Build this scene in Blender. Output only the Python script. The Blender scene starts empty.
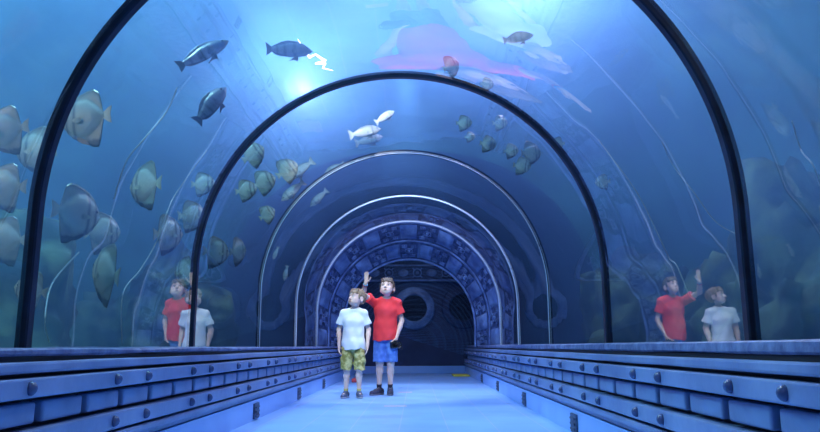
import bpy, bmesh, math, random
import numpy as np
from mathutils import Vector, Matrix, Euler, noise
random.seed(7)
PI = math.pi
sc = bpy.context.scene
col = sc.collection

# ------------------------------------------------------------------ helpers
def tag(o, label=None, cat=None, group=None, kind=None):
    if label: o['label'] = label
    if cat: o['category'] = cat
    if group: o['group'] = group
    if kind: o['kind'] = kind
    return o

def link(name, me, mat=None, parent=None, smooth=True):
    if mat: me.materials.append(mat)
    if smooth:
        for p in me.polygons: p.use_smooth = True
    o = bpy.data.objects.new(name, me); col.objects.link(o)
    if parent: o.parent = parent
    return o

def obj(name, bm, mat=None, parent=None, smooth=False, loc=None):
    me = bpy.data.meshes.new(name)
    bmesh.ops.recalc_face_normals(bm, faces=bm.faces)
    bm.to_mesh(me); bm.free()
    o = link(name, me, mat, parent, smooth)
    if loc: o.location = loc
    return o

def pyobj(name, V, F, mat=None, parent=None, smooth=True):
    me = bpy.data.meshes.new(name); me.from_pydata([tuple(v) for v in V], [], F); me.update()
    return link(name, me, mat, parent, smooth)

def empty(name, loc=(0, 0, 0), rz=0):
    o = bpy.data.objects.new(name, None); col.objects.link(o)
    o.location = loc; o.rotation_euler = (0, 0, rz); o.empty_display_size = .1
    return o

def add_box(bm, c, s, bev=0.0, rot=None, seg=2):
    r = bmesh.ops.create_cube(bm, size=1.0)
    vs = r['verts']
    bmesh.ops.scale(bm, vec=Vector(s), verts=vs)
    if bev > 0:
        es = list({e for v in vs for e in v.link_edges})
        rb = bmesh.ops.bevel(bm, geom=es, offset=bev, segments=seg, affect='EDGES', profile=.6)
        vs = list({v for f in rb['faces'] for v in f.verts} | {v for v in vs if v.is_valid})
    if rot is not None: bmesh.ops.transform(bm, matrix=rot, verts=vs)
    bmesh.ops.translate(bm, vec=Vector(c), verts=vs)
    return vs

def add_sph(bm, c, r, sc_=(1, 1, 1), u=14, v=8, rot=None):
    m = Matrix.Translation(Vector(c)) @ (rot or Matrix.Identity(4)) @ Matrix.Diagonal((r*sc_[0], r*sc_[1], r*sc_[2], 1))
    bmesh.ops.create_uvsphere(bm, u_segments=u, v_segments=v, radius=1, matrix=m)

def add_tube(bm, pts, rad, n=8, closed=False):
    pts = [Vector(p) for p in pts]; rings = []
    N = len(pts)
    for i, p in enumerate(pts):
        a = pts[(i-1) % N] if (closed or i > 0) else p
        b = pts[(i+1) % N] if (closed or i < N-1) else p
        t = (b-a).normalized()
        up = Vector((0, 0, 1)) if abs(t.z) < .95 else Vector((0, 1, 0))
        x = t.cross(up).normalized(); y = t.cross(x)
        rr = rad[i] if hasattr(rad, '__len__') else rad
        rings.append([bm.verts.new(p + (x*math.cos(2*PI*k/n) + y*math.sin(2*PI*k/n))*rr) for k in range(n)])
    for i in range(N if closed else N-1):
        A, B = rings[i], rings[(i+1) % N]
        for k in range(n):
            bm.faces.new((A[k], A[(k+1) % n], B[(k+1) % n], B[k]))
    if not closed:
        bm.faces.new(rings[0][::-1]); bm.faces.new(rings[-1])

def add_lathe(bm, prof, n=32, M=None):
    """prof: list of (r, z) around local Z, open profile"""
    M = M or Matrix.Identity(4); R = []
    for r, z in prof:
        R.append([bm.verts.new(M @ Vector((r*math.cos(2*PI*k/n), r*math.sin(2*PI*k/n), z))) for k in range(n)])
    for A, B in zip(R[:-1], R[1:]):
        for k in range(n): bm.faces.new((A[k], A[(k+1) % n], B[(k+1) % n], B[k]))
    bm.faces.new(R[0][::-1]); bm.faces.new(R[-1])

# ------------------------------------------------------------------ materials
def newmat(name):
    m = bpy.data.materials.new(name); m.use_nodes = True
    nt = m.node_tree; nt.nodes.clear()
    return m, nt, nt.nodes, nt.links

def pbr(name, c1, c2=None, rough=.5, metal=0, scale=4, bump=0, bscale=30, spec=.5, sheen=0, vcol=False, detail=5, lo=.35, hi=.65, rvar=0):
    m, nt, N, L = newmat(name)
    out = N.new('ShaderNodeOutputMaterial'); b = N.new('ShaderNodeBsdfPrincipled')
    L.new(b.outputs[0], out.inputs[0])
    b.inputs['Roughness'].default_value = rough; b.inputs['Metallic'].default_value = metal
    b.inputs['Specular IOR Level'].default_value = spec
    b.inputs['Base Color'].default_value = (*c1, 1)
    tc = N.new('ShaderNodeTexCoord')
    if c2:
        nz = N.new('ShaderNodeTexNoise'); nz.inputs['Scale'].default_value = scale; nz.inputs['Detail'].default_value = detail
        L.new(tc.outputs['Object'], nz.inputs['Vector'])
        r = N.new('ShaderNodeValToRGB'); r.color_ramp.elements[0].position = lo; r.color_ramp.elements[1].position = hi
        r.color_ramp.elements[0].color = (*c1, 1); r.color_ramp.elements[1].color = (*c2, 1)
        L.new(nz.outputs[0], r.inputs[0]); L.new(r.outputs[0], b.inputs['Base Color'])
        if rvar:
            mr = N.new('ShaderNodeMapRange'); mr.inputs[3].default_value = rough-rvar; mr.inputs[4].default_value = rough+rvar
            L.new(nz.outputs[0], mr.inputs[0]); L.new(mr.outputs[0], b.inputs['Roughness'])
    if vcol:
        a = N.new('ShaderNodeVertexColor'); a.layer_name = 'Col'; L.new(a.outputs[0], b.inputs['Base Color'])
    if bump:
        n2 = N.new('ShaderNodeTexNoise'); n2.inputs['Scale'].default_value = bscale; n2.inputs['Detail'].default_value = 4
        L.new(tc.outputs['Object'], n2.inputs['Vector'])
        bp = N.new('ShaderNodeBump'); bp.inputs['Strength'].default_value = bump; bp.inputs['Distance'].default_value = .01
        L.new(n2.outputs[0], bp.inputs['Height']); L.new(bp.outputs[0], b.inputs['Normal'])
    return m

def emit(name, c, s):
    m, nt, N, L = newmat(name)
    out = N.new('ShaderNodeOutputMaterial'); e = N.new('ShaderNodeEmission')
    e.inputs[0].default_value = (*c, 1); e.inputs[1].default_value = s; L.new(e.outputs[0], out.inputs[0]); return m

def glass_mat():
    m, nt, N, L = newmat('acrylic')
    out = N.new('ShaderNodeOutputMaterial'); mix = N.new('ShaderNodeMixShader')
    tr = N.new('ShaderNodeBsdfTransparent'); tr.inputs[0].default_value = (.93, .97, 1, 1)
    gl = N.new('ShaderNodeBsdfGlossy'); gl.inputs['Roughness'].default_value = .015
    g = N.new('ShaderNodeNewGeometry'); dot = N.new('ShaderNodeVectorMath'); dot.operation = 'DOT_PRODUCT'
    L.new(g.outputs['Normal'], dot.inputs[0]); L.new(g.outputs['Incoming'], dot.inputs[1])
    def mth(op, a, b=None):
        n = N.new('ShaderNodeMath'); n.operation = op
        for i, v in enumerate((a, b)):
            if v is None: continue
            if isinstance(v, (int, float)): n.inputs[i].default_value = v
            else: L.new(v, n.inputs[i])
        return n.outputs[0]
    c = mth('ABSOLUTE', dot.outputs['Value']); c = mth('SUBTRACT', 1.0, c); p = mth('POWER', c, GL_POW)
    f = mth('MULTIPLY', p, GL_MAX-GL_MIN); f = mth('ADD', f, GL_MIN)
    tc = N.new('ShaderNodeTexCoord'); nz = N.new('ShaderNodeTexNoise'); nz.inputs['Scale'].default_value = 1.3; nz.inputs['Detail'].default_value = 2
    L.new(tc.outputs['Object'], nz.inputs['Vector'])
    bp = N.new('ShaderNodeBump'); bp.inputs['Strength'].default_value = .25; bp.inputs['Distance'].default_value = .01
    L.new(nz.outputs[0], bp.inputs['Height']); L.new(bp.outputs[0], gl.inputs['Normal'])
    L.new(f, mix.inputs[0]); L.new(tr.outputs[0], mix.inputs[1]); L.new(gl.outputs[0], mix.inputs[2]); L.new(mix.outputs[0], out.inputs[0])
    return m

def water_mat():
    m, nt, N, L = newmat('water_body')
    out = N.new('ShaderNodeOutputMaterial')
    s = N.new('ShaderNodeVolumeScatter'); s.inputs['Color'].default_value = (*W_SC, 1); s.inputs['Density'].default_value = W_SD
    s.inputs['Anisotropy'].default_value = W_AN
    a = N.new('ShaderNodeVolumeAbsorption'); a.inputs['Color'].default_value = (*W_AC, 1); a.inputs['Density'].default_value = W_AD
    ad = N.new('ShaderNodeAddShader'); L.new(s.outputs[0], ad.inputs[0]); L.new(a.outputs[0], ad.inputs[1]); L.new(ad.outputs[0], out.inputs['Volume'])
    return m

def floor_mat():
    m, nt, N, L = newmat('blue_floor_paint')
    out = N.new('ShaderNodeOutputMaterial'); b = N.new('ShaderNodeBsdfPrincipled'); L.new(b.outputs[0], out.inputs[0])
    tc = N.new('ShaderNodeTexCoord')
    br = N.new('ShaderNodeTexBrick'); br.offset = 0; br.inputs['Scale'].default_value = 1
    br.inputs['Brick Width'].default_value = .33; br.inputs['Row Height'].default_value = .33; br.inputs['Mortar Size'].default_value = .004
    br.inputs['Color1'].default_value = (.24, .44, .80, 1); br.inputs['Color2'].default_value = (.27, .48, .84, 1); br.inputs['Mortar'].default_value = (.42, .50, .82, 1)
    L.new(tc.outputs['Object'], br.inputs['Vector'])
    nz = N.new('ShaderNodeTexNoise'); nz.inputs['Scale'].default_value = 2.2; nz.inputs['Detail'].default_value = 6
    L.new(tc.outputs['Object'], nz.inputs['Vector'])
    mx = N.new('ShaderNodeMixRGB'); mx.blend_type = 'MULTIPLY'; mx.inputs[0].default_value = .5
    r = N.new('ShaderNodeValToRGB'); r.color_ramp.elements[0].position = .35; r.color_ramp.elements[1].position = .6
    r.color_ramp.elements[0].color = (.7, .75, .85, 1); r.color_ramp.elements[1].color = (1, 1, 1, 1)
    L.new(nz.outputs[0], r.inputs[0]); L.new(br.outputs[0], mx.inputs[1]); L.new(r.outputs[0], mx.inputs[2])
    L.new(mx.outputs[0], b.inputs['Base Color'])
    b.inputs['Roughness'].default_value = .38; b.inputs['Specular IOR Level'].default_value = .4
    bp = N.new('ShaderNodeBump'); bp.inputs['Strength'].default_value = .15; bp.inputs['Distance'].default_value = .004
    L.new(nz.outputs[0], bp.inputs['Height']); L.new(bp.outputs[0], b.inputs['Normal'])
    return m

# ------------------------------------------------------------------ tunables
GL_MIN, GL_MAX, GL_POW = .07, .93, 2.3
W_SC, W_SD, W_AN = (.24, .50, 1.0), .175, .5
W_AC, W_AD = (.26, .58, .96), .16
EXPO = 0.0

M = {}
M['glass'] = glass_mat(); M['water'] = water_mat(); M['floor'] = floor_mat()
M['steel'] = pbr('blue_painted_steel', (.13, .19, .38), (.21, .29, .52), rough=.36, scale=3, bump=.25, bscale=18, rvar=.08)
M['rivet'] = pbr('rivet_steel_shaded', (.05, .07, .18), (.09, .12, .26), rough=.25)  # darkened: the rivets' shaded side is put into this colour
M['tank_end'] = pbr('tank_end_dark', (.008, .03, .08), (.02, .06, .14), rough=.9, scale=2)  # dark reflections of the far glass are put into this colour
M['steel_shade'] = pbr('gap_shade', (.004, .006, .02), rough=.6)  # near-black wall core: shade of the gaps is put into its colour
M['ledge'] = pbr('ledge_stone', (.07, .09, .22), (.18, .23, .42), rough=.5, scale=14, bump=.8, bscale=25)
M['kick'] = pbr('light_blue_kick', (.24, .42, .82), (.30, .50, .9), rough=.35, scale=2)
M['rib'] = pbr('rib_sealant', (.008, .014, .04), (.02, .03, .075), rough=.35, scale=8, bump=.2, bscale=20)
M['edge'] = pbr('rib_edge_highlight', (.62, .70, .85), rough=.35)
M['vent'] = pbr('vent_metal', (.03, .045, .10), (.08, .10, .18), rough=.5, scale=40)
M['navy'] = pbr('navy_wall', (.010, .018, .075), (.022, .036, .12), rough=.6, scale=3)
M['ornate'] = pbr('ornate_blue', (.07, .12, .30), (.22, .33, .60), rough=.4, scale=5, bump=.5, bscale=22)
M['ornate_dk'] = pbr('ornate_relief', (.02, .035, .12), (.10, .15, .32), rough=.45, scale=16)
M['black'] = pbr('black_void', (.003, .004, .01), rough=.9)
M['rock'] = pbr('reef_rock', (.008, .035, .03), (.12, .20, .11), rough=.9, scale=2.6, lo=.45, hi=.62, bump=1, bscale=7)
M['tank'] = pbr('tank_backdrop', (.015, .09, .10), (.06, .24, .24), rough=.9, scale=.9, detail=7)
M['sand'] = pbr('tank_sand', (.10, .16, .15), (.2, .26, .2), rough=.9, scale=6)
M['fish'] = pbr('fish_scales', (.4, .4, .4), rough=.38, vcol=True, spec=.6)
M['eye'] = pbr('fish_eye', (.01, .01, .012), rough=.15)
M['streak'] = pbr('pale_streak', (.5, .6, .66), rough=.5)
M['skin'] = pbr('skin', (.70, .48, .40), (.76, .54, .46), rough=.5, scale=12)
M['lips'] = pbr('lips', (.50, .22, .20), rough=.45)
M['hair_b'] = pbr('brown_hair', (.06, .038, .028), (.14, .09, .06), rough=.55, scale=60, bump=.6, bscale=120)
M['hair_l'] = pbr('light_brown_hair', (.17, .11, .065), (.34, .24, .15), rough=.55, scale=60, bump=.6, bscale=120)
M['red'] = pbr('red_tee', (.80, .035, .045), (.88, .05, .06), rough=.8, scale=10, bump=.2, bscale=60)
M['white'] = pbr('white_tee', (.74, .80, .86), (.82, .86, .9), rough=.8, scale=8, bump=.2, bscale=60)
M['denim'] = pbr('blue_denim', (.05, .15, .52), (.12, .27, .70), rough=.85, scale=14, bump=.3, bscale=90)
M['khaki'] = pbr('khaki_pattern', (.25, .23, .06), (.58, .52, .22), rough=.85, scale=26, lo=.42, hi=.58, bump=.2, bscale=60)
M['shoe_n'] = pbr('navy_shoe', (.012, .012, .03), (.06, .06, .11), rough=.6, scale=40)
M['shoe_g'] = pbr('blue_grey_shoe', (.03, .045, .10), (.12, .15, .25), rough=.6, scale=40)
M['sole'] = pbr('shoe_sole', (.35, .37, .42), rough=.6)
M['sole_d'] = pbr('shoe_sole_dark', (.16, .15, .2), rough=.6)
M['sock_d'] = pbr('dark_sock', (.02, .02, .04), rough=.9)
M['sock_y'] = pbr('yellow_sock', (.5, .42, .14), rough=.9)
M['plastic'] = pbr('black_plastic', (.008, .008, .01), rough=.25)
M['lensg'] = pbr('lens_glass', (.02, .02, .03), rough=.05)
M['band'] = pbr('wristband', (.05, .35, .6), rough=.5)
M['wht'] = pbr('eye_white', (.5, .5, .52), rough=.3)
M['iris'] = pbr('iris', (.03, .02, .015), rough=.2)
M['mat_y'] = pbr('yellow_mat', (.48, .45, .05), (.6, .55, .1), rough=.8, scale=20)
M['red_b'] = pbr('red_pouch', (.55, .06, .06), rough=.6)
M['sticker'] = pbr('sticker', (.50, .45, .50), (.62, .52, .45), rough=.5, scale=20)
M['lampbody'] = pbr('lamp_housing', (.05, .05, .06), rough=.5)
M['room'] = pbr('hall_paint', (.03, .05, .14), rough=.8)

# ------------------------------------------------------------------ camera
CAM = Vector((.118, 0, .55))
cd = bpy.data.cameras.new('camera'); cam = bpy.data.objects.new('camera', cd); col.objects.link(cam)
cd.sensor_width = 36; cd.lens = 700/820*36; cd.clip_start = .02; cd.clip_end = 200
cam.matrix_world = Matrix.Translation(CAM) @ Matrix.Rotation(.0080, 4, 'Z') @ Matrix.Rotation(PI/2+.184, 4, 'X') @ Matrix.Rotation(-.004, 4, 'Z')
sc.camera = cam

# ------------------------------------------------------------------ tunnel profile
R, S, H0 = 1.45, .56, .53
RINGS = [-1.5, .65, 2.84, 4.96, 7.08, 9.22, 11.16]
Y0, YE, YB = -3.2, 11.16, 14.8
def arch(t, r=R, s=S, h0=H0):
    """t in [0,1] from left foot over the crown to right foot; returns x, z, nx, nz (outward)"""
    Lf = s; La = PI*r; tot = 2*Lf+La; d = t*tot
    if d < Lf: return -r, h0+d, -1, 0
    if d > Lf+La: return r, h0+(tot-d), 1, 0
    a = PI-(d-Lf)/r
    return r*math.cos(a), h0+s+r*math.sin(a), math.cos(a), math.sin(a)

# ---- glass panels
for i, (a, b) in enumerate(zip([Y0]+RINGS, RINGS)):
    n, k = 160, 6; V = []; F = []
    for j in range(k+1):
        y = a+(b-a)*j/k
        for q in range(n+1):
            x, z, _, _ = arch(q/n); V.append((x, y, z))
    for j in range(k):
        for q in range(n):
            v = j*(n+1)+q; F.append((v, v+1, v+n+2, v+n+1))
    g = pyobj('window_%d' % (i+1), V, F, M['glass']); g['kind'] = 'structure'
    g['label'] = 'curved clear acrylic tunnel panel'

# ---- ribs
def rib(y, w, th, name, label, edge=0):
    V = []; F = []; n = 120
    prof = [(-w/2, .03), (-w/2, -th*.6), (-w*.38, -th), (w*.38, -th), (w/2, -th*.6), (w/2, .03)]
    for q in range(n+1):
        x, z, nx, nz = arch(q/n)
        for (dy, dr) in prof: V.append((x+nx*dr, y+dy, z+nz*dr))
    m = len(prof)
    for q in range(n):
        for k in range(m):
            a = q*m+k; b = q*m+(k+1) % m; F.append((a, b, b+m, a+m))
    o = pyobj(name, V, F, M['rib'], smooth=True); o.data.set_sharp_from_angle(angle=math.radians(35))
    if edge:
        bm = bmesh.new(); add_tube(bm, [(x-nx*th*.8, y-w/2-.003, z-nz*th*.8) for x, z, nx, nz in (arch(q/140) for q in range(141))], edge, 6)
        obj('edge_highlight', bm, M['edge'], o, True)  # pale tube: the rib's grazing highlight put into shape and colour
    return tag(o, label, 'arch rib', 'arched joint ribs of the glass tunnel')
rl = [None, None, 'widest dark arched rib, the one cut off by the top of the photo',
      'dark arched rib standing second behind the cut-off one, fully in view',
      'thin arched rib third along the tunnel with a greyish sheen',
      'thin pale-edged arched rib one before the ornate portal',
      'thin pale-edged arched rib against the ornate portal, smallest of all']
for i, y in enumerate(RINGS):
    if i >= 2: rib(y, .05 if i < 4 else .034, .016 if i < 4 else .010, 'arched_rib', rl[i], (0, 0, 0, 0, .005, .009, .010)[i])

# ---- floor and parapet walls
def strip(name, pts, y0, y1, mat, parent=None, side=1, ny=1, wob=0, smooth=False):
    """extrude a closed (x,z) outline along y"""
    V = []; F = []; m = len(pts)
    for j in range(ny+1):
        y = y0+(y1-y0)*j/ny
        for k, (x, z) in enumerate(pts):
            d = wob*noise.noise(Vector((y*1.7, k*3.1+side*7, .3))) if wob else 0
            V.append((side*x, y, z+d))
    for j in range(ny):
        for k in range(m):
            a = j*m+k; b = j*m+(k+1) % m; F.append((a, b, b+m, a+m))
    F.append(tuple(range(m))[::-1]); F.append(tuple(range(ny*m, ny*m+m)))
    me = bpy.data.meshes.new(name); me.from_pydata(V, [], F); me.update()
    bm = bmesh.new(); bm.from_mesh(me); bmesh.ops.recalc_face_normals(bm, faces=bm.faces); bm.to_mesh(me); bm.free()
    o = link(name, me, mat, parent, smooth)
    return o

bm = bmesh.new(); add_box(bm, (0, (Y0+YB)/2, -.05), (2.9, YB-Y0, .1)); o = obj('floor', bm, M['floor']); tag(o, kind='structure')
FW = 1.12
def bevstrip(x0, x1, z0, z1, b=.006):
    """band outline: front face at x0 (toward aisle), back at x1; rounded front corners"""
    return [(x1, z0), (x0+b, z0), (x0+b*.3, z0+b*.3), (x0, z0+b), (x0, z1-b), (x0+b*.3, z1-b*.3), (x0+b, z1), (x1, z1)]
wroot = {}
for side, nm in ((-1, 'left'), (1, 'right')):
    W = strip('wall_'+nm, [(FW+.045, 0.0), (1.50, 0.0), (1.50, .52), (FW+.06, .52)], Y0, YB, M['steel_shade'], side=side)
    tag(W, kind='structure'); wroot[nm] = W
    dz = -.004 if side < 0 else .010
    strip('kick_panel', [(FW, 0), (FW+.044, 0), (FW+.044, .15), (FW, .15)], Y0, YB, M['kick'], W, side)
    strip('plinth_strip', bevstrip(FW+.012, FW+.05, .152, .178, .004), Y0, YB, M['steel'], W, side)
    strip('lower_moulding', bevstrip(FW-.022, FW+.05, .180, .212, .010), Y0, YB, M['steel'], W, side, 90, .003)
    strip('lower_band', bevstrip(FW-.018, FW+.05, .224, .292), Y0, YB, M['steel'], W, side, 90, .002)
    strip('upper_band', bevstrip(FW-.018, FW+.06, .392, .454), Y0, YB, M['steel'], W, side, 90, .002)
    strip('upper_moulding', bevstrip(FW+.006, FW+.09, .468, .504, .008), Y0, YB, M['steel'], W, side, 90, .004)
    L_ = strip('ledge', [(1.50, .520), (FW+.055, .522), (FW+.046, .53), (FW+.046, .545+dz), (FW+.056, .553+dz), (1.435, .554+dz), (1.435, .535), (1.50, .535)], Y0, YB, M['ledge'], W, side, 220, .006)
    # cushion blocks and rivets
    bm = bmesh.new(); add_box(bm, (0, 0, 0), (.05, .278, .070), .012, seg=3); cm = obj('recessed_block', bm, M['steel'], W, True)
    cm.location = (side*(FW+.036), 2.06-.163, .342)
    y = 2.06-.163
    for k in range(-3, 38):
        if k == 0: continue
        yy = 2.06-.163+k*.3267
        if yy > YB-.2: break
        c = cm.copy(); c.location.y = yy; col.objects.link(c)
    bm = bmesh.new()
    add_lathe(bm, [(.0175, -.004), (.0175, .006), (.015, .013), (.010, .019), (.004, .022)], 14,
              Matrix.Rotation(-side*PI/2, 4, 'Y') @ Matrix.Diagonal((1.25, .8, 1, 1)))
    rm = obj('rivet', bm, M['rivet'], W, True); rm.location = (side*(FW-.020), 1.93, .423); first = True
    for k in range(-1, 13):
        for dy in (0, .33):
            for zz in (.423, .258):
                if first and k == 0 and dy == 0 and zz == .423: first = False; continue
                yy = 1.93+.98*k+dy
                c = rm.copy(); c.location = (side*(FW-.020), yy, zz); col.objects.link(c)
# vents
bm = bmesh.new(); add_box(bm, (0, 0, 0), (.02, .16, .115), .006)
for k in range(3): add_box(bm, (-.012, 0, -.035+k*.032), (.012, .12, .014), .003)
vm = obj('wall_vent', bm, M['vent']); fv = True
Lv = ['nearest', 'second nearest', 'third', 'fourth']
for side, nm, ys in ((-1, 'left', (5.55, 7.56, 9.55)), (1, 'right', (4.6, 6.68, 8.83, 10.93))):
    for i, y in enumerate(ys):
        c = vm if fv else vm.copy()
        if not fv: col.objects.link(c)
        fv = False
        c.location = (side*(FW-.004), y, .068); c.rotation_euler = (0, 0, 0 if side > 0 else PI)
        tag(c, 'small dark louvred vent low on the %s kick panel, %s along it' % (nm, Lv[i]), 'vent', 'vents along the kick panels')
# entrance hall end (behind the camera)
bm = bmesh.new(); add_box(bm, (0, Y0-.1, 1.6), (3.4, .15, 3.4)); o = obj('wall_front', bm, M['room']); tag(o, kind='structure')

TANK_TOP = 5.2
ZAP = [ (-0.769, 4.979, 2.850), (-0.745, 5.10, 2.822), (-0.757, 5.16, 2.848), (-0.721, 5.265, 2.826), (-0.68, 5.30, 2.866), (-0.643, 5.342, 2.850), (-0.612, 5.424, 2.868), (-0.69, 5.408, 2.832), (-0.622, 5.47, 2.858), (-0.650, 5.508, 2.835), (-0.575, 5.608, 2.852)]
ROCKS = [
 (-3.9, 2.9, .95, 1.25, 'dark reef rock low behind the left glass, nearest'), (-3.7, 5.7, 1.0, 1.5, 'dark reef rock behind the left glass at the second rib'),
 (-3.2, 8.9, .95, 1.3, 'dark reef rock behind the left glass near the portal'),
 (3.8, 3.5, .9, 2.1, 'tall dark reef rock behind the right glass, nearest the camera'), (3.5, 6.1, 1.0, 1.7, 'dark reef rock behind the right glass where the boys are mirrored'),
 (3.0, 8.9, .9, 1.3, 'dark reef rock behind the right glass at the third rib'), (4.1, 1.2, .7, 2.0, 'tallest reef rock, at the right edge in front of the widest rib')]
WORLD = ((.10, .28, .8), .1)
def point(name, loc, c, p, r=.25):
    l = bpy.data.lights.new(name, 'POINT'); l.color = c; l.energy = p; l.shadow_soft_size = r
    o = bpy.data.objects.new(name, l); col.objects.link(o); o.location = loc; return o
def LIGHTS():
    cb = (.74, .64, 1)
    point('tank_light', (-1.4, 9.0, 4.0), cb, 330, .15)
    point('tank_light', (1.35, 7.2, 4.7), cb, 680, .15)
    point('tank_light', (2.6, 9.4, 4.8), (.42, .60, 1), 800, .15)
    point('tank_light', (3.4, 3.0, 4.6), (.30, .64, 1), 1450, .15)
    point('tank_light', (-2.4, 4.0, 4.7), (.42, .84, .95), 850, .15)
    point('tank_light', (-3.3, 2.7, 2.5), (1, .95, .82), 52)  # added out of view in the water to brighten the left fish
    point('tank_light', (2.6, .4, 3.2), (.5, .6, 1), 30)
    spot('boys_spot', (-.4, 4.9, 3.9), (-.4, 8.0, .7), (.88, .88, 1), 900, 38)
    area('portal_fill', (0, 9.7, 2.38), (math.radians(62), 0, 0), 1.0, .25, (.60, .70, 1), 11)  # added fill that brightens the portal; no fixture hangs here
    for y in (2.2, 5.2, 8.9): spot('tank_spot', (0, y, 4.2), (0, y+.2, 0), (.62, .80, 1), 620, 56, .8)
    area('hall_fill', (0, -2.6, 2.1), (math.radians(80), 0, 0), 2.0, 1.0, (.70, .82, 1), 6)  # added unseen fill, stands for light from the hall behind the camera
    area('end_room_lamp', (0, 13.3, 2.5), (0, 0, 0), 1.5, 1.0, (.5, .65, 1), 10)

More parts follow.
